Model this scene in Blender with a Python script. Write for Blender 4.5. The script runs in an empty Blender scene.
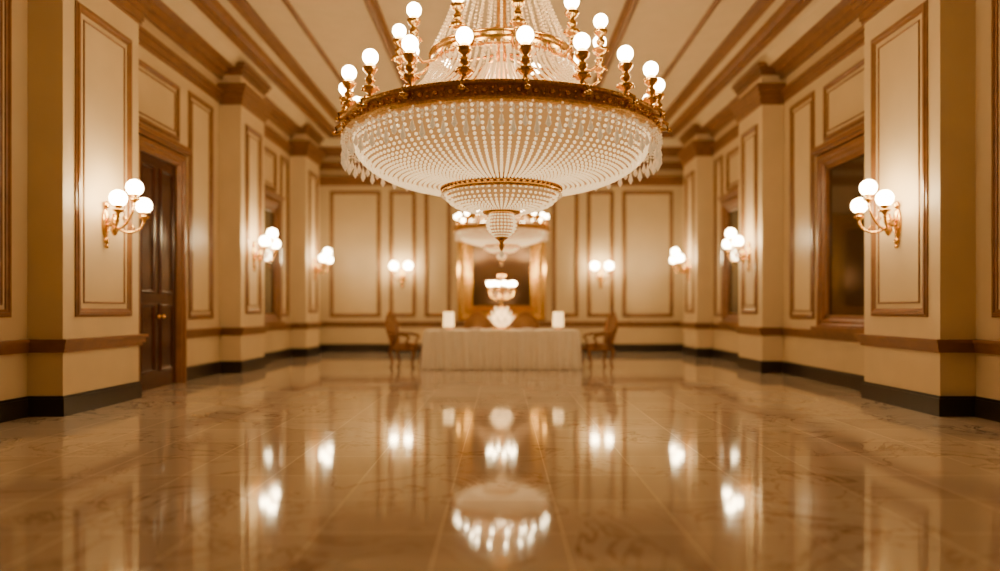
import bpy, math, random
from mathutils import Vector, Matrix
random.seed(4)
pi=math.pi
sc=bpy.context.scene
# ------------------------------------------------------------ materials
def mat(name, col, rough=.5, metal=0, emit=None, estr=0, var=0, vscale=3, bump=0, bscale=40, spec=None, coat=0, sample=True):
    m=bpy.data.materials.new(name); m.use_nodes=True
    nt=m.node_tree; b=nt.nodes['Principled BSDF']
    b.inputs['Base Color'].default_value=(*col,1); b.inputs['Roughness'].default_value=rough
    b.inputs['Metallic'].default_value=metal
    if spec is not None: b.inputs['Specular IOR Level'].default_value=spec
    if coat: b.inputs['Coat Weight'].default_value=coat; b.inputs['Coat Roughness'].default_value=.1
    if emit: b.inputs['Emission Color'].default_value=(*emit,1); b.inputs['Emission Strength'].default_value=estr
    tc=nt.nodes.new('ShaderNodeTexCoord')
    if var:
        n=nt.nodes.new('ShaderNodeTexNoise'); n.inputs['Scale'].default_value=vscale; n.inputs['Detail'].default_value=5
        nt.links.new(tc.outputs['Object'],n.inputs['Vector'])
        r=nt.nodes.new('ShaderNodeValToRGB')
        r.color_ramp.elements[0].position=.3; r.color_ramp.elements[1].position=.7
        r.color_ramp.elements[0].color=(*[c*(1-var) for c in col],1); r.color_ramp.elements[1].color=(*[min(1,c*(1+var*.5)) for c in col],1)
        nt.links.new(n.outputs['Fac'],r.inputs['Fac']); nt.links.new(r.outputs['Color'],b.inputs['Base Color'])
    if bump:
        n=nt.nodes.new('ShaderNodeTexNoise'); n.inputs['Scale'].default_value=bscale
        nt.links.new(tc.outputs['Object'],n.inputs['Vector'])
        bp=nt.nodes.new('ShaderNodeBump'); bp.inputs['Strength'].default_value=bump; bp.inputs['Distance'].default_value=.02
        nt.links.new(n.outputs['Fac'],bp.inputs['Height']); nt.links.new(bp.outputs['Normal'],b.inputs['Normal'])
    if emit and not sample: m.cycles.emission_sampling='NONE'
    return m
M={}
M['wall']=mat('cream_plaster',(.64,.495,.285),.45,var=.06,vscale=1.5,bump=.03,bscale=60)
M['panel']=mat('cream_panel',(.70,.545,.32),.5,var=.05,vscale=2)
M['ceil']=mat('ceiling_plaster',(.76,.61,.39),.6,var=.04)
M['trim']=mat('bronze_brown_trim',(.25,.110,.034),.34,var=.2,vscale=6,coat=.15)
M['wood']=mat('dark_wood',(.06,.017,.007),.22,var=.3,vscale=5,coat=.3)
M['frame']=mat('oak_frame',(.24,.10,.027),.3,var=.2,vscale=6,coat=.2)
M['base']=mat('dark_baseboard',(.026,.018,.012),.3,var=.2)
M['gold']=mat('antique_gold',(.80,.47,.13),.24,1,var=.25,vscale=30)
M['goldr']=mat('chased_gold',(.74,.43,.13),.32,1,var=.35,vscale=45,bump=.8,bscale=90)
M['cloth']=mat('white_tablecloth',(.84,.75,.63),.8,var=.04,vscale=8,bump=.1,bscale=200)
M['uph']=mat('gold_upholstery',(.26,.115,.03),.6,var=.3,vscale=30)
M['chairgold']=mat('gilt_wood',(.27,.11,.026),.35,.4,var=.3,vscale=20)
M['bead']=mat('crystal_bead_selflit',(.74,.52,.27),.12,emit=(1,.70,.33),estr=1.35,spec=.8,sample=False)  # emission stands in for lamplight coming through the bowl
M['cryst']=mat('crystal_strand',(.76,.55,.30),.08,emit=(1,.70,.34),estr=.4,spec=1,sample=False)  # strands and drops given a glow of their own in place of lamplight
M['shell']=mat('amber_glow_shell',(.30,.14,.035),.5,emit=(1,.50,.15),estr=.38,sample=False)  # own amber glow, for the added shell behind the beads
M['globe']=mat('opal_globe',(1,.9,.75),.3,emit=(1,.76,.43),estr=50)
M['sglobe']=mat('opal_sconce_globe',(1,.9,.75),.3,emit=(1,.75,.41),estr=66)
M['shade']=mat('glowing_shade',(1,.85,.6),.5,emit=(1,.60,.22),estr=2.6)
M['opal']=mat('opal_vase',(1,.88,.68),.3,emit=(1,.66,.30),estr=1.6)
M['glass']=mat('dark_glass',(.05,.028,.012),.06,spec=.8)
M['mirror']=mat('smoked_mirror',(.16,.09,.045),.12,.6)
# floor
def floor_mat():
    m=bpy.data.materials.new('polished_marble_tile'); m.use_nodes=True; nt=m.node_tree; L=nt.links
    b=nt.nodes['Principled BSDF']; tc=nt.nodes.new('ShaderNodeTexCoord')
    mp=nt.nodes.new('ShaderNodeMapping'); L.new(tc.outputs['Object'],mp.inputs['Vector']); mp.inputs['Location'].default_value=(.33,.2,0)
    br=nt.nodes.new('ShaderNodeTexBrick'); L.new(mp.outputs['Vector'],br.inputs['Vector'])
    br.offset=0; br.squash=1
    br.inputs['Scale'].default_value=1; br.inputs['Brick Width'].default_value=.66; br.inputs['Row Height'].default_value=.66
    br.inputs['Mortar Size'].default_value=.0045; br.inputs['Mortar Smooth'].default_value=.1
    br.inputs['Color1'].default_value=(.60,.50,.39,1); br.inputs['Color2'].default_value=(.49,.395,.30,1); br.inputs['Mortar'].default_value=(.84,.70,.52,1)
    n=nt.nodes.new('ShaderNodeTexNoise'); L.new(tc.outputs['Object'],n.inputs['Vector']); n.inputs['Scale'].default_value=1.3; n.inputs['Detail'].default_value=9; n.inputs['Distortion'].default_value=1.2; n.inputs['Roughness'].default_value=.6
    r=nt.nodes.new('ShaderNodeValToRGB'); L.new(n.outputs['Fac'],r.inputs['Fac'])
    e=r.color_ramp.elements; e[0].position=.48; e[0].color=(1,1,1,1); e[1].position=.52; e[1].color=(1,1,1,1)
    k=e.new(.50); k.color=(.40,.28,.19,1)
    n2=nt.nodes.new('ShaderNodeTexNoise'); L.new(tc.outputs['Object'],n2.inputs['Vector']); n2.inputs['Scale'].default_value=.8
    r2=nt.nodes.new('ShaderNodeMapRange'); L.new(n2.outputs['Fac'],r2.inputs['Value']); r2.inputs['From Min'].default_value=.36; r2.inputs['From Max'].default_value=.66
    mx0=nt.nodes.new('ShaderNodeMix'); mx0.data_type='RGBA'; L.new(r2.outputs['Result'],mx0.inputs[0]); mx0.inputs[6].default_value=(1,1,1,1); L.new(r.outputs['Color'],mx0.inputs[7])
    mx=nt.nodes.new('ShaderNodeMix'); mx.data_type='RGBA'; mx.blend_type='MULTIPLY'; mx.inputs[0].default_value=1
    L.new(br.outputs['Color'],mx.inputs[6]); L.new(mx0.outputs[2],mx.inputs[7]); L.new(mx.outputs[2],b.inputs['Base Color'])
    rr=nt.nodes.new('ShaderNodeMapRange'); L.new(n.outputs['Fac'],rr.inputs['Value']); rr.inputs['To Min'].default_value=.03; rr.inputs['To Max'].default_value=.09
    L.new(rr.outputs['Result'],b.inputs['Roughness'])
    b.inputs['IOR'].default_value=1.55; b.inputs['Specular IOR Level'].default_value=.75
    return m
M['floor']=floor_mat()
# ------------------------------------------------------------ mesh builder
ICO=None
def ico():
    global ICO
    if ICO is None:
        t=(1+5**.5)/2
        v=[(-1,t,0),(1,t,0),(-1,-t,0),(1,-t,0),(0,-1,t),(0,1,t),(0,-1,-t),(0,1,-t),(t,0,-1),(t,0,1),(-t,0,-1),(-t,0,1)]
        v=[Vector(a).normalized() for a in v]
        f=[(0,11,5),(0,5,1),(0,1,7),(0,7,10),(0,10,11),(1,5,9),(5,11,4),(11,10,2),(10,7,6),(7,1,8),(3,9,4),(3,4,2),(3,2,6),(3,6,8),(3,8,9),(4,9,5),(2,4,11),(6,2,10),(8,6,7),(9,8,1)]
        ICO=(v,f)
    return ICO
class B:
    def __init__(s): s.v=[]; s.f=[]
    def add(s,v,f):
        o=len(s.v); s.v+= [tuple(a) for a in v]; s.f+=[tuple(i+o for i in q) for q in f]
    def box(s,x0,x1,y0,y1,z0,z1):
        x0,x1=sorted((x0,x1)); y0,y1=sorted((y0,y1)); z0,z1=sorted((z0,z1))
        s.add([(x0,y0,z0),(x1,y0,z0),(x1,y1,z0),(x0,y1,z0),(x0,y0,z1),(x1,y0,z1),(x1,y1,z1),(x0,y1,z1)],
              [(0,3,2,1),(4,5,6,7),(0,1,5,4),(1,2,6,5),(2,3,7,6),(3,0,4,7)])
    def lathe(s,prof,seg=32,c=(0,0,0),close=False):
        o=[];n=len(prof)
        for i in range(seg):
            a=2*pi*i/seg
            for r,z in prof: o.append((c[0]+r*math.cos(a),c[1]+r*math.sin(a),c[2]+z))
        f=[]
        for i in range(seg):
            j=(i+1)%seg
            for k in range(n if close else n-1):
                k2=(k+1)%n
                f.append((i*n+k,j*n+k,j*n+k2,i*n+k2))
        s.add(o,f)
    def tube(s,pts,r,seg=8):
        pts=[Vector(p) for p in pts]; n=len(pts)
        rs=r if isinstance(r,(list,tuple)) else [r]*n
        o=[]; up=None
        for i,p in enumerate(pts):
            t=(pts[min(i+1,n-1)]-pts[max(i-1,0)]).normalized()
            if up is None:
                up=Vector((0,0,1)) if abs(t.z)<.9 else Vector((1,0,0))
            a=t.cross(up).normalized(); b=a.cross(t).normalized(); up=b
            for k in range(seg):
                g=2*pi*k/seg; o.append(p+(a*math.cos(g)+b*math.sin(g))*rs[i])
        f=[(i*seg+k,i*seg+(k+1)%seg,(i+1)*seg+(k+1)%seg,(i+1)*seg+k) for i in range(n-1) for k in range(seg)]
        f.append(tuple(range(seg))[::-1]); f.append(tuple((n-1)*seg+k for k in range(seg)))
        s.add(o,f)
    def bead(s,p,r,zs=1):
        v,f=ico(); s.add([(p[0]+a.x*r,p[1]+a.y*r,p[2]+a.z*r*zs) for a in v],f)
    def drop(s,p,r,h):
        x,y,z=p; n=6
        v=[(x,y,z)]+[(x+r*.6*math.cos(2*pi*k/n),y+r*.6*math.sin(2*pi*k/n),z-h*.45) for k in range(n)]+[(x+r*math.cos(2*pi*k/n),y+r*math.sin(2*pi*k/n),z-h*.72) for k in range(n)]+[(x,y,z-h)]
        f=[]
        for k in range(n):
            j=(k+1)%n
            f+=[(0,1+k,1+j),(1+k,1+n+k,1+n+j,1+j),(1+n+k,1+2*n,1+n+j)]
        s.add(v,f)
    def sphere(s,c,r,seg=16,rings=10,sx=1,sy=1,sz=1):
        o=[];f=[]
        for i in range(rings+1):
            t=pi*i/rings
            for k in range(seg):
                g=2*pi*k/seg; o.append((c[0]+sx*r*math.sin(t)*math.cos(g),c[1]+sy*r*math.sin(t)*math.sin(g),c[2]+sz*r*math.cos(t)))
        for i in range(rings):
            for k in range(seg):
                j=(k+1)%seg
                f.append((i*seg+k,(i+1)*seg+k,(i+1)*seg+j,i*seg+j))
        s.add(o,f)
    def rectmold(s,mp,u0,u1,v0,v1,w,d):
        prof=[(0,0),(0,.5*d),(.2*w,.6*d),(.3*w,d),(.6*w,d),(.7*w,.6*d),(w,.4*d),(w,0)]
        s.rectloop(mp,u0,u1,v0,v1,prof)
    def rectloop(s,mp,u0,u1,v0,v1,prof,closed=False):
        o=[]; n=len(prof)
        for (u,v,su,sv) in [(u0,v0,1,1),(u1,v0,-1,1),(u1,v1,-1,-1),(u0,v1,1,-1)]:
            for a,h in prof: o.append(mp(u+su*a,v+sv*a,h))
        f=[]
        for i in range(4):
            j=(i+1)%4
            for k in range(n-1): f.append((i*n+k,j*n+k,j*n+k+1,i*n+k+1))
        s.add(o,f)
    def mesh(s,name,mt,smooth=False):
        me=bpy.data.meshes.new(name); me.from_pydata(s.v,[],s.f)
        if smooth: me.polygons.foreach_set('use_smooth',[True]*len(me.polygons))
        me.materials.append(mt)
        me.update(); return me
def fixn(me):
    import bmesh
    bm=bmesh.new(); bm.from_mesh(me); bmesh.ops.remove_doubles(bm,verts=bm.verts,dist=1e-5); bmesh.ops.recalc_face_normals(bm,faces=bm.faces); bm.to_mesh(me); bm.free()
def obj(name,me,parent=None,loc=(0,0,0)):
    o=bpy.data.objects.new(name,me); sc.collection.objects.link(o); o.location=loc
    if parent: o.parent=parent
    return o
def done(b,name,mt,parent=None,smooth=False,fix=True,loc=(0,0,0)):
    me=b.mesh(name,M[mt],smooth)
    if fix: fixn(me)
    o=obj(name,me,parent,loc)
    if smooth:
        try:
            with bpy.context.temp_override(object=o,selected_objects=[o],selected_editable_objects=[o],active_object=o):
                bpy.ops.object.shade_smooth_by_angle(angle=math.radians(40))
        except Exception: pass
    return o
def empty(name,loc=(0,0,0),rot=0,s=1):
    o=bpy.data.objects.new(name,None); sc.collection.objects.link(o); o.location=loc; o.rotation_euler=(0,0,rot); o.scale=(s,s,s); o.empty_display_size=.1
    return o
# ------------------------------------------------------------ room
W=5.35; PW=4.95; YB=20.0; YN=-4.0; H=6.3
b=B(); b.box(-W-.3,W+.3,YN-.3,YB+.3,-.2,0); done(b,'floor','floor')
b=B(); b.box(-W-.3,W+.3,YN-.3,YB+.3,H,H+.2); done(b,'ceiling','ceil')
b=B(); b.box(-W-.3,-W,YN-.3,YB+.3,0,H); done(b,'wall_left','wall')
b=B(); b.box(W,W+.3,YN-.3,YB+.3,0,H); done(b,'wall_right','wall')
b=B(); b.box(-W,W,YB,YB+.3,0,H); done(b,'wall_back','wall')
b=B(); b.box(-W,W,YN-.3,YN,0,H); done(b,'wall_front','wall')
RAIL=[(.72,.76,.035),(.76,.83,.06),(.83,.87,.09)]
BASE=[(0,.20,.03),(.20,.23,.018)]
PIL=[(-3.0,-1.3),(2.2,3.9),(7.9,9.55),(13.3,14.6),(17.75,19.0)]
LM=lambda u,v,h:(-W+h,u,v)
RM=lambda u,v,h:(W-h,u,v)
BM=lambda u,v,h:(u,YB-h,v)
def bays():
    e=[YN]
    for a,c in PIL: e+=[a,c]
    e.append(YB); return [(e[i],e[i+1]) for i in range(0,len(e),2)]
for side,sg,mp in (('left',-1,LM),('right',1,RM)):
    rail=B(); base=B(); moul=B(); pan=B(); top=B()
    gap=[(10.0,11.62)] if side=='left' else []
    for y0,y1 in bays():
        segs=[(y0,y1)]
        for g0,g1 in gap:
            if y0<g0 and g1<y1: segs=[(y0,g0),(g1,y1)]
        for a,c in segs:
            for z0,z1,p in RAIL: rail.box(sg*W,sg*(W-p),a,c,z0,z1)
            for z0,z1,p in BASE: base.box(sg*W,sg*(W-p),a,c,z0,z1)
        for z0,z1,p in [(5.12,5.18,.03),(5.18,5.28,.06),(5.28,5.34,.1)]: top.box(sg*W,sg*(W-p),y0,y1,z0,z1)
    done(rail,'trim_chair_rail_'+side,'trim'); done(base,'baseboard_'+side,'base'); done(top,'trim_frieze_'+side,'trim')
    # wall panel mouldings
    P=[(4.3,7.62,1.12,4.85),(-1.0,1.9,1.12,4.85),(10.0,11.6,3.98,4.9),(11.95,12.95,1.04,4.95),(9.65,9.9,1.04,4.95),
       (15.3,16.6,3.98,4.9),(16.9,17.55,1.04,4.95),(14.75,15.1,1.04,4.95),(19.15,19.8,1.04,4.95)]
    for u0,u1,v0,v1 in P:
        w=min(.085,(u1-u0)*.2)
        moul.rectmold(mp,u0,u1,v0,v1,w,.035)
        if u1-u0>.5: moul.rectmold(mp,u0+.13,u1-.13,v0+.13,v1-.13,.025,.018)
    done(moul,'trim_panels_'+side,'trim')
    # pilasters
    for a,c in PIL:
        p=empty('wall_pilaster')
        s=B(); s.box(sg*W,sg*PW,a,c,0,H-.02); done(s,'shaft',"panel",p)
        t=B(); bb=B()
        for z0,z1,q in RAIL: t.box(sg*W,sg*(PW-q),a-q,c+q,z0,z1)
        for z0,z1,q in [(5.1,5.15,.03),(5.15,5.25,.05),(5.25,5.33,.08),(5.33,5.42,.11),(5.42,5.47,.14),
                        (5.66,5.74,.03),(5.74,5.82,.07),(5.82,5.88,.11)]: t.box(sg*W,sg*(PW-q),a-q,c+q,z0,z1)
        for z0,z1,q in BASE: bb.box(sg*W,sg*(PW-q),a-q,c+q,z0,z1)
        pm=(lambda u,v,h:(-PW+h,u,v)) if sg<0 else (lambda u,v,h:(PW-h,u,v))
        t.rectmold(pm,a+.22,c-.2,1.12,4.8,.10,.035); t.rectmold(pm,a+.38,c-.36,1.28,4.64,.022,.015)
        done(t,'mouldings','trim',p); done(bb,'plinth','base',p)
# back wall
t=B(); bs=B(); mo=B(); tp=B()
for z0,z1,p in RAIL: t.box(-W,W,YB,YB-p,z0,z1)
for z0,z1,p in BASE: bs.box(-W,W,YB,YB-p,z0,z1)
for z0,z1,p in [(4.75,4.82,.04),(4.82,4.95,.08),(4.95,5.0,.12)]: tp.box(-W,W,YB,YB-p,z0,z1)
for z0,z1,p in [(5.2,5.28,.04),(5.28,5.4,.1)]: tp.box(-W,W,YB,YB-p,z0,z1)
for s in (-1,1):
    for a,c in [(3.45,4.9),(2.45,3.2),(1.45,2.2)]:
        mo.rectmold(BM,min(s*a,s*c),max(s*a,s*c),1.0,4.6,.10,.04)
done(t,'trim_chair_rail_back','trim'); done(bs,'baseboard_back','base'); done(tp,'trim_frieze_back','trim'); done(mo,'trim_panels_back','trim')
# cornice
CM=lambda u,v,h:(u,v,h)
c1=B(); c1.rectloop(CM,-W,W,YN,YB,[(0,5.58),(.06,5.58),(.08,5.66),(.16,5.68),(.18,5.76),(.3,5.80)])
c1.rectloop(CM,-W,W,YN,YB,[(.55,5.975),(.66,5.99),(.66,6.07),(.74,6.09),(.80,6.16)])
c1.rectloop(CM,-W,W,YN,YB,[(.94,6.185),(1.0,6.24),(1.15,6.25),(1.15,6.3)])
done(c1,'trim_cornice','trim')
c2=B(); c2.rectloop(CM,-W,W,YN,YB,[(.3,5.80),(.34,5.84),(.42,5.92),(.48,5.955),(.55,5.975)]); c2.rectloop(CM,-W,W,YN,YB,[(.80,6.16),(.9,6.18),(.94,6.185)]); done(c2,'trim_cornice_cove','wall')
c3=B()
def ceilmap(u,v,h): return (u,v,H-h)
for off,w,d in ((1.75,.10,.05),(3.1,.2,.09)):
    c3.rectmold(ceilmap,-W+off,W-off,YN+off,YB-off,w,d)
done(c3,'trim_ceiling_moulding','trim')
# centre mirror on back wall
m=empty('wall_mirror')
b=B()
b.rectloop(lambda u,v,h:(u,YB-h,v),-1.25,1.25,.9,3.95,[(0,0),(0,.07),(.06,.12),(.14,.09),(.2,.09),(.3,.16),(.36,.1),(.42,.05)]); done(b,'gilt_frame','gold',m)
b=B(); b.box(-.84,.84,YB-.04,YB,1.3,3.55); done(b,'glass','mirror',m)
b=B(); b.sphere((0,YB-.1,4.02),.16,sx=1.8,sy=.4); [b.sphere((s*.3,YB-.1,3.98),.1,sx=1.6,sy=.4) for s in(-1,1)]; done(b,'crest','gold',m,True)
# door on the left wall
def opening(name,side,y0,y1,z0,z1,door):
    mp=LM if side=='left' else RM
    p=empty(name)
    b=B(); w=.2
    prof=[(0,0.001),(0,.10),(.03,.14),(.09,.14),(.11,.11),(.16,.11),(.2,.06),(.2,0.001)]
    o=[];f=[];n=len(prof)
    if door:
        pts=[(y0,0,1,0),(y0,z1,1,-1),(y1,z1,-1,-1),(y1,0,-1,0)]
        for u,v,su,sv in pts:
            for a,h in prof:o.append(mp(u+su*a,v+sv*a,h))
        f=[(i*n+k,(i+1)*n+k,(i+1)*n+k+1,i*n+k+1) for i in range(3) for k in range(n-1)]
        b.add(o,f)
    else: b.rectloop(mp,y0,y1,z0,z1,prof)
    for (q0,q1,pr) in [(0,.05,.15),(.05,.12,.2)]:
        a=mp(y0-.04,z1+q0,0.001); c=mp(y1+.04,z1+q1,pr); b.box(a[0],c[0],a[1],c[1],a[2],c[2])
    if not door:
        a=mp(y0-.05,z0-.02,0.001); c=mp(y1+.05,z0+.06,.2); b.box(a[0],c[0],a[1],c[1],a[2],c[2])
    done(b,'casing','frame',p)
    b=B()
    a=mp(y0+.2,z0,0.001); c=mp(y1-.2,z1-.2,.03)
    b.box(a[0],c[0],a[1],c[1],a[2],c[2])
    if door:
        ym=(y0+y1)/2
        for u0,u1 in ((y0+.2,ym),(ym,y1-.2)):
            m2=lambda u,v,h:mp(u,v,h+.03)
            b.rectmold(m2,u0+.08,u1-.08,.25,1.3,.05,.03); b.rectmold(m2,u0+.08,u1-.08,1.45,z1-.35,.05,.03)
        done(b,'leaf','wood',p)
        b=B(); 
        for s in(-1,1):
            q=mp(ym+s*.07,1.1,.09); b.sphere(q,.035)
        done(b,'knobs','gold',p,True)
    else:
        done(b,'pane','glass',p)
        b=B(); ym=(y0+y1)/2
        def bar(u0,u1,v0,v1,h0=.02,h1=.07):
            a=mp(u0,v0,h0); c=mp(u1,v1,h1); b.box(a[0],c[0],a[1],c[1],a[2],c[2])
        for s0,s1 in((y0+.2,y0+.27),(y1-.27,y1-.2)): bar(s0,s1,z0+.06,z1-.2)
        bar(y0+.2,y1-.2,z0+.18,z0+.25); bar(y0+.2,y1-.2,z1-.27,z1-.2)
        done(b,'sash','frame',p)
opening('door_1','left',10.0,11.62,0,3.75,True)
opening('window_1','right',9.9,11.62,.87,3.75,False)
opening('window_2','left',15.25,16.6,.87,3.75,False)
opening('window_3','right',15.25,16.6,.87,3.75,False)
# ------------------------------------------------------------ chandelier
def ring(n,off=0): return [2*pi*(i+off)/n for i in range(n)]
U=-.25   # height offset of the upper crown ring
def chandelier_parts():
    P=[]
    g=B()  # main band
    g.lathe([(1.56,-.07),(1.65,-.09),(1.68,-.075),(1.69,-.05),(1.67,-.04),(1.67,.05),(1.70,.06),(1.71,.085),(1.66,.10),(1.56,.08)],120,close=True)
    P.append(('ring_band',g,'goldr',False))
    g=B()
    for i,a in enumerate(ring(72)):
        c,s=math.cos(a),math.sin(a)
        g.bead((1.675*c,1.675*s,.005),.032,.8)
    for a in ring(180):
        g.bead((1.70*math.cos(a),1.70*math.sin(a),.078),.013)
    for a in ring(72,.5):
        g.bead((1.68*math.cos(a),1.68*math.sin(a),.025),.016); g.bead((1.68*math.cos(a),1.68*math.sin(a),-.018),.016)
    g.lathe([(.58,-.61),(.64,-.62),(.66,-.60),(.645,-.58),(.645,-.54),(.67,-.52),(.66,-.50),(.58,-.51)],72,close=True)
    for a in ring(60): g.bead((.65*math.cos(a),.65*math.sin(a),-.56),.018)
    g.lathe([(0,-.83),(.2,-.82),(.21,-.80),(.19,-.78),(0,-.78)],32)
    g.lathe([(0,-1.1),(.07,-1.09),(.075,-1.075),(.03,-1.12),(.02,-1.14),(.035,-1.16),(.025,-1.19),(0,-1.25)],16)
    g.lathe([(.0,-.4),(.05,-.4),(.06,.2),(.12,.3),(.06,.45),(.05,1.0),(.14,1.1),(.05,1.25),(.05,1.9),(.2,2.05),(.38,2.1),(.40,2.16),(.36,2.22),(.1,2.26),(.06,2.4),(0,2.42)],24)
    for a in ring(10):
        c,s=math.cos(a),math.sin(a)
        g.tube([(.05*c,.05*s,.1),(.6*c,.6*s,.0),(1.1*c,1.1*s,-.03),(1.6*c,1.6*s,.02)],.018,6)
    g.lathe([(.70,1.0+U),(.76,.99+U),(.78,1.02+U),(.765,1.04+U),(.765,1.10+U),(.79,1.12+U),(.77,1.15+U),(.70,1.14+U)],72,close=True)
    for a in ring(6,.3):
        c,s=math.cos(a),math.sin(a); g.tube([(.05*c,.05*s,1.15+U),(.4*c,.4*s,1.05+U),(.74*c,.74*s,1.07+U)],.015,6)
    P.append(('gilt_frame',g,'gold',True))
    arms=B(); gl=B()
    def lamp(x,y,z,k=1):
        arms.lathe([(0,-.03),(.02,-.03),(.03,.0),(.02,.03),(.05,.05),(.08,.08),(.075,.095),(.03,.10),(.022,.12),(.045,.14),(.05,.17),(.03,.19),(.028,.21),(.06,.24),(.072,.27),(.06,.285),(.033,.29),(.033,.32),(0,.32)],14,(x,y,z))
        gl.sphere((x,y,z+.375),.074*k,16,10)
        for t in ring(6): arms.bead((x+.075*math.cos(t),y+.075*math.sin(t),z+.07),.013)
    for i in range(20):
        a=-pi/2+math.radians(7+18*i); c,s=math.cos(a),math.sin(a)
        R=1.66
        arms.tube([(1.60*c,1.60*s,.07),(1.69*c,1.69*s,.02),(1.76*c,1.76*s,.0),(1.76*c,1.76*s,.06),(1.70*c,1.70*s,.10),(R*c,R*s,.09)],[.02,.022,.02,.018,.016,.02],7)
        arms.bead((1.78*c,1.78*s,.0),.026)
        lamp(R*c,R*s,.10)
    for i in range(12):
        a=-pi/2+math.radians(8+30*i); c,s=math.cos(a),math.sin(a)
        R=1.10
        arms.tube([(.74*c,.74*s,1.07+U),(.85*c,.85*s,.92+U),(1.0*c,1.0*s,.86+U),(1.09*c,1.09*s,.92+U),(R*c,R*s,1.0+U)],.018,7)
        lamp(R*c,R*s,.98+U)
    P.append(('lamp_arms',arms,'gold',True)); P.append(('lamp_globes',gl,'globe',True))
    sh=B(); N=24
    prof=[(.60+.97*math.cos(t*pi/2/N),-.07-.46*math.sin(t*pi/2/N)) for t in range(N+1)]
    sh.lathe([(r-.035,z+.03) for r,z in prof],96)
    prof2=[(.17+.42*math.cos(t*pi/2/10),-.60-.19*math.sin(t*pi/2/10)) for t in range(11)]
    sh.lathe([(r-.03,z+.02) for r,z in prof2],48)
    sh.lathe([(.12,-.83),(.13,-.95),(.11,-1.03),(.05,-1.08)],24)
    P.append(('bowl_glow_shell',sh,'shell',True))  # added lining that glows between the beads
    bd=B()
    def rows(fr,n,cnt,rmax):
        L=[0]; pts=[fr(i/200) for i in range(201)]
        for i in range(200): L.append(L[-1]+math.dist(pts[i],pts[i+1]))
        k=0
        for j in range(n):
            t=L[-1]*j/(n-1)
            while k<199 and L[k+1]<t: k+=1
            r,z=pts[k]
            rb=min(rmax,.36*2*pi*r/cnt)
            for i in range(cnt):
                a=2*pi*i/cnt; bd.bead((r*math.cos(a),r*math.sin(a),z),rb)
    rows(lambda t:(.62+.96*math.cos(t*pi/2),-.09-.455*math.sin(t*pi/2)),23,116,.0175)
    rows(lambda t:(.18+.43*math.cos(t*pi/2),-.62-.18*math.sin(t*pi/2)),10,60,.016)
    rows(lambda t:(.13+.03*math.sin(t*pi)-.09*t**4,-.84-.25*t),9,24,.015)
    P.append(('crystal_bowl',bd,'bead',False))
    st=B()
    n=80
    for i in range(n):
        a=2*pi*i/n; c,s=math.cos(a),math.sin(a)
        for k in range(30):
            t=k/29; r=.77+(1.50-.77)*t**1.35; z=(1.02+U)-(.93+U)*(t**.72)
            st.bead((r*c,r*s,z),.0165)
        if i%2==0:
            for k in range(32):
                t=k/31; r=.36+.40*t**1.5; z=2.1-(.95-U)*t
                st.bead((r*c,r*s,z),.017)
                rr=.20+.45*t**1.2; 
                st.bead((rr*c,rr*s,.75-.6*t),.017)
    n=104
    for i in range(n):
        a=2*pi*i/n; c,s=math.cos(a),math.sin(a); r=1.68; q=.05 if i%2 else 0
        for k in range(3): st.bead((r*c,r*s,-.105-.03*k-q*.5),.014)
        st.drop((r*c,r*s,-.18-q*.5),.029,.13+q)
    for i in range(40):   # swags
        a0=2*pi*i/40; a1=2*pi*(i+1)/40
        for k in range(9):
            t=k/8; a=a0+(a1-a0)*t; st.bead((1.70*math.cos(a),1.70*math.sin(a),-.09-.06*4*t*(1-t)),.012)
    for i in range(56):
        a=2*pi*i/56; st.bead((.65*math.cos(a),.65*math.sin(a),-.635),.013); 
    for i in range(60):
        a=2*pi*i/60; st.drop((.78*math.cos(a),.78*math.sin(a),1.0+U),.02,.1)
    st.drop((0,0,-1.2),.03,.1)
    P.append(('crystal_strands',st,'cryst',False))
    return P
parts=[]
for nm,bb,mt,sm in chandelier_parts():
    me=bb.mesh(nm,M[mt],sm)
    if not nm.startswith('crystal'): fixn(me)
    parts.append((nm,me))
def chandelier(loc,s,en):
    p=empty('chandelier',loc,0,s)
    for nm,me in parts: obj(nm,me,p)
    top=(H-loc[2])/s
    b=B(); z=2.38
    b.tube([(0,0,z),(0,0,top-.05)],.02,8)
    while z<top-.2:
        b.sphere((0,0,z),.05,10,6,sz=1.5); z+=.2
    b.lathe([(0,top-.25),(.06,top-.22),(.1,top-.12),(.28,top-.08),(.34,top-.03),(.34,top),(0,top)],32)
    done(b,'stem_and_canopy','gold',p,True)
    l=bpy.data.lights.new('inner_fill_light','POINT'); l.energy=en; l.color=(1,.73,.40); l.shadow_soft_size=.25*s  # added fill light without a bulb, boosts what the globes give
    o=bpy.data.objects.new('inner_fill_light',l); sc.collection.objects.link(o); o.parent=p; o.location=(0,0,.5)
chandelier((0,7.5,3.04),.985,120)
chandelier((0,14.6,2.86),.57,55)
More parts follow.
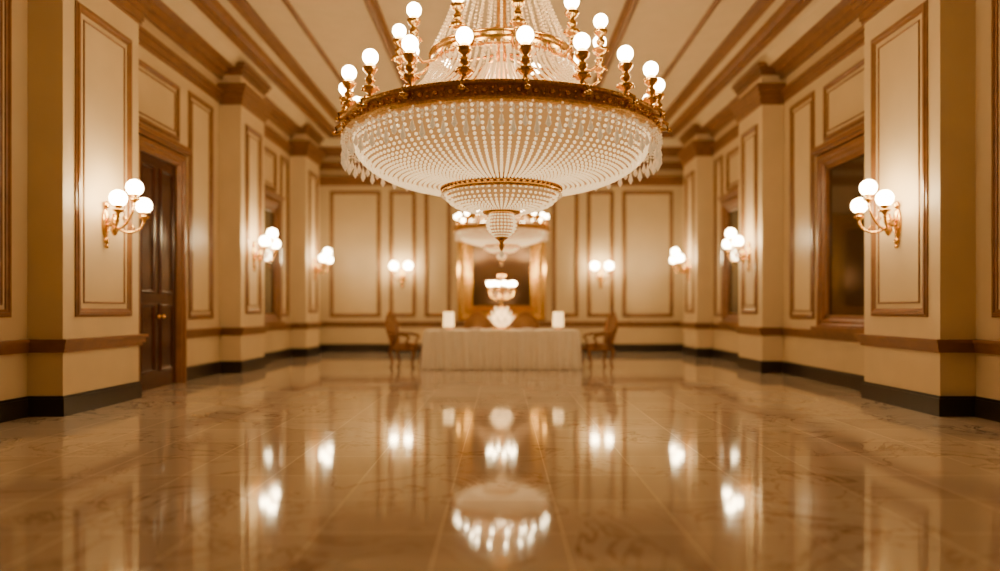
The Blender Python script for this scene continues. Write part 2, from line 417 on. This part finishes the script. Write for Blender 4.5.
# ------------------------------------------------------------ sconces
def sconce_parts(three):
    g=B(); gl=B()
    g.sphere((.02,0,.02),.1,18,12,sx=.35,sy=.75,sz=1.9)
    g.sphere((.03,0,.25),.05,12,8,sx=.5); g.sphere((.03,0,-.2),.045,12,8,sx=.6); g.sphere((.03,0,-.27),.025,10,6)
    g.lathe([(0,-.14),(.025,-.12),(.05,-.06),(.03,-.02),(.045,.02),(.06,.06),(.03,.1),(.02,.14),(0,.14)],14,(.13,0,0))
    g.tube([(0,0,0),(.13,0,0)],.025)
    heads=[(.34,-.30,.16),(.34,.30,.16),(.38,0,.34)] if three else [(.30,-.2,.22),(.30,.2,.22)]
    for x,y,z in heads:
        p0=Vector((.13,0,.0)); p3=Vector((x,y,z))
        p1=p0+Vector((.05,y*.4,-.16)); p2=p3+Vector((.02,y*.15,-.22))
        pts=[]
        for i in range(13):
            t=i/12; pts.append(p0*(1-t)**3+p1*3*t*(1-t)**2+p2*3*t*t*(1-t)+p3*t**3)
        g.tube(pts,.016,8)
        m=pts[6]; g.tube([m+Vector((0,0,.0)),m+Vector((0,0,.05)),m+Vector((-.03,0,.08)),m+Vector((-.06,0,.06)),m+Vector((-.04,0,.03))],[.012,.011,.01,.008,.006],6)
        g.lathe([(0,-.03),(.02,-.02),(.03,0),(.065,.02),(.07,.035),(.03,.045),(.03,.06),(.05,.075),(.052,.09),(0,.09)],16,(x,y,z-.05))
        g.bead((x,y,z-.1),.022)
        gl.sphere((x,y,z+.125),.1 if three else .115,20,12)
    return [('bracket',g.mesh('bracket',M['gold'],True)),('globes',gl.mesh('globes',M['sglobe'],True))]
S3=sconce_parts(True); S2=sconce_parts(False)
def sconce(loc,rot,P):
    p=empty('wall_sconce',loc,rot)
    for n,me in P: obj(n,me,p)
for y in (8.72,13.95,18.4):
    sconce((-PW,y,2.26),0,S3); sconce((PW,y,2.26),pi,S3)
for x in (-2.83,2.83): sconce((x,YB,2.1),-pi/2,S2)
# ------------------------------------------------------------ table
tb=empty('dining_table',(0,14.6,0))
def rrect(hx,hy,r,n=10):
    pts=[]
    for cx,cy,a0 in ((hx-r,hy-r,0),(-hx+r,hy-r,pi/2),(-hx+r,-hy+r,pi),(hx-r,-hy+r,3*pi/2)):
        for i in range(n+1):
            a=a0+pi/2*i/n; pts.append((cx+r*math.cos(a),cy+r*math.sin(a)))
    return pts
def resample(pts,n):
    L=[0]
    P=pts+[pts[0]]
    for i in range(len(pts)): L.append(L[-1]+math.dist(P[i],P[i+1]))
    out=[];k=0
    for j in range(n):
        t=L[-1]*j/n
        while L[k+1]<t: k+=1
        f=(t-L[k])/max(1e-9,L[k+1]-L[k]); out.append((P[k][0]+(P[k+1][0]-P[k][0])*f,P[k][1]+(P[k+1][1]-P[k][1])*f))
    return out
HX,HY,TZ=1.55,.62,.79
NP=720; base=resample(rrect(HX,HY,.18),NP)
cl=B(); lev=[(0.0,TZ),(0.012,TZ-.006),(.018,TZ-.03),(.022,TZ-.15),(.03,TZ-.35),(.04,TZ-.6),(.05,.012)]
o=[];f=[]
for li,(off,z) in enumerate(lev):
    for j,(x,y) in enumerate(base):
        x0,y0=base[j-1]; x1,y1=base[(j+1)%NP]; tx,ty=x1-x0,y1-y0; l=math.hypot(tx,ty); nx,ny=ty/l,-tx/l
        amp=[0,0,.006,.02,.03,.038,.045][li]
        d=off+amp*math.sin(j*2*pi*46/NP+1.3*math.sin(j*.05))+amp*.4*math.sin(j*2*pi*23/NP)
        o.append((x+nx*d,y+ny*d,z))
for li in range(len(lev)-1):
    for j in range(NP): k=(j+1)%NP; f.append((li*NP+j,li*NP+k,(li+1)*NP+k,(li+1)*NP+j))
f.append(tuple(range(NP)))
cl.add(o,f); done(cl,'tablecloth','cloth',tb,True)
b=B(); b.box(-HX+.1,HX-.1,-HY+.1,HY-.1,TZ-.06,TZ-.02)
for sx in(-1,1):
    for sy in(-1,1): b.box(sx*(HX-.2),sx*(HX-.28),sy*(HY-.15),sy*(HY-.23),0,TZ-.05)
done(b,'table_frame','wood',tb)
b=B()
for x in (-1.15,-.55,.55,1.15):
    for y in (-.4,.4): b.lathe([(0,.0),(.09,.004),(.13,.016),(.135,.02),(.09,.01),(0,.008)],24,(x,y,TZ+.002))
pl=empty('dinner_plates',(0,14.6,0)); done(b,'plates','cloth',pl,True)
# table lamps
for x in (-1.1,1.18):
    p=empty('table_lamp',(x,14.55,TZ))
    b=B(); b.lathe([(0,.002),(.10,.002),(.10,.015),(.03,.03),(.025,.07),(0,.07)],24); done(b,'foot','gold',p,True)
    b=B(); b.lathe([(0,.06),(.105,.06),(.115,.07),(.105,.36),(.10,.37),(.08,.37),(.08,.1),(0,.1)],28); done(b,'shade','shade',p,True)
# candelabra
p=empty('candelabra',(0,14.6,TZ))
b=B(); b.lathe([(0,.001),(.2,.001),(.19,.03),(.06,.06),(.05,.1),(0,.1)],28)
b.lathe([(0,.42),(.03,.42),(.05,.48),(.025,.52),(.02,.6),(.06,.66),(.03,.72),(.02,.85),(.05,.9),(.02,.95),(.015,1.05),(.08,1.1),(.1,1.14),(0,1.14)],20)
gl=B()
for a in ring(8,.25):
    c,s=math.cos(a),math.sin(a); R=.27
    b.tube([(.02*c,.02*s,.72),(.12*c,.12*s,.64),(.22*c,.22*s,.68),(R*c,R*s,.8)],.012,6)
    b.lathe([(0,0),(.04,.01),(.05,.035),(.02,.04),(.02,.12),(0,.12)],12,(R*c,R*s,.79))
    gl.sphere((R*c,R*s,.96),.05,12,8)
done(b,'gilt_stem','gold',p,True); done(gl,'bulbs','sglobe',p,True)
b=B()
for k in range(3):
    for i in range(10):
        a=2*pi*(i+.5*k)/10; c,s=math.cos(a),math.sin(a); r=[.10,.17,.24][k]; h=[.42,.33,.22][k]
        o=[];f=[]
        for u in range(7):
            t=u/6; w=.075*math.sin(pi*(.12+.88*t))**.8+.002 if t<1 else .002
            rr=.03+r*t**.8; z=.06+h*t**1.2
            for v in (-1,-.5,0,.5,1):
                o.append((rr*c-s*w*v+c*.02*v*v,rr*s+c*w*v+s*.02*v*v,z))
        for u in range(6):
            for v in range(4): f.append((u*5+v,u*5+v+1,u*5+v+6,u*5+v+5))
        b.add(o,f)
b.sphere((0,0,.2),.09,16,10,sz=1.5)
done(b,'lotus_shade','opal',p,True)
# ------------------------------------------------------------ chairs (seat faces +X locally)
def chair_parts():
    g=B(); u=B()
    def leg(x,y,dx):
        g.tube([(x,y,.42),(x+dx*.05,y,.36),(x+dx*.035,y,.22),(x+dx*-.005,y,.1),(x+dx*.02,y,.03),(x+dx*.04,y,.0)],[.042,.042,.03,.022,.025,.03],8)
    for s in(-1,1): leg(.23,s*.24,1); leg(-.22,s*.2,-1)
    g.box(-.25,.27,-.27,.27,.36,.43)
    g.tube([(.28,-.27,.40),(.30,0,.385),(.28,.27,.40)],.028,8)
    u.sphere((.01,0,.44),.27,24,12,sx=1,sy=1,sz=.3)
    def bk(y,z): return (-.23-.18*(z-.42),y,z)
    path=[]
    n=28
    for i in range(n+1):
        t=i/n*2*pi; y=.27*math.sin(t)*(1-.1*math.cos(t)); z=.80-.30*math.cos(t); path.append(bk(y,z))
    g.tube(path,.032,8)
    for s in(-1,1): g.tube([(-.23,s*.2,.42),bk(s*.2,.5),bk(s*.24,.64)],.03,8)
    g.sphere(bk(0,1.13),.06,14,8,sx=.5,sy=1.6,sz=.8)
    for s in (-1,1): g.sphere(bk(s*.11,1.1),.035,10,6,sx=.5,sy=1.4)
    o=[]; c=bk(0,.80)
    for off in (.03,-.03):
        for k in range(n):
            t=k/n*2*pi; q=bk(.25*math.sin(t)*(1-.1*math.cos(t)),.80-.28*math.cos(t)); o.append((q[0]+off*.6,q[1],q[2]))
    o.append((c[0]+.05,0,c[2])); o.append((c[0]-.05,0,c[2]))
    f=[]
    for k in range(n):
        j=(k+1)%n; f+=[(k,j,2*n),(n+j,n+k,2*n+1),(k,n+k,n+j,j)]
    u.add(o,f)
    for s in(-1,1):
        g.tube([bk(s*.26,.72),(-.1,s*.29,.70),(.08,s*.30,.68),(.17,s*.30,.66),(.19,s*.29,.62),(.13,s*.28,.55),(.15,s*.27,.43)],[.022,.024,.026,.03,.026,.022,.026],8)
        u.sphere((-.02,s*.295,.70),.034,12,8,sx=3.2,sy=1,sz=.7)
    r=[]
    for nm,bb,mt in(('gilt_frame',g,'chairgold'),('upholstery',u,'uph')):
        me=bb.mesh('chair_'+nm,M[mt],True); fixn(me); r.append((nm,me))
    return r
CP=chair_parts()
def chair(x,y,rot):
    p=empty('dining_chair',(x,y,0),rot,1.0)
    for n,me in CP: obj(n,me,p)
chair(-2.02,14.75,math.radians(-14)); chair(2.02,14.75,math.radians(194))
chair(-.55,15.68,-pi/2); chair(.55,15.68,-pi/2)
w=bpy.data.worlds.new('World'); sc.world=w; w.use_nodes=True; w.node_tree.nodes['Background'].inputs[0].default_value=(.02,.012,.006,1)
# ------------------------------------------------------------ camera
cam=bpy.data.cameras.new('camera'); co=bpy.data.objects.new('camera',cam); sc.collection.objects.link(co); sc.camera=co
co.location=(0,0,1.2); co.rotation_euler=(pi/2,0,0)
cam.sensor_width=36; cam.lens=25.2; cam.shift_y=.0245; cam.shift_x=-.0015
cam.dof.use_dof=True; cam.dof.focus_distance=6.6; cam.dof.aperture_fstop=.36
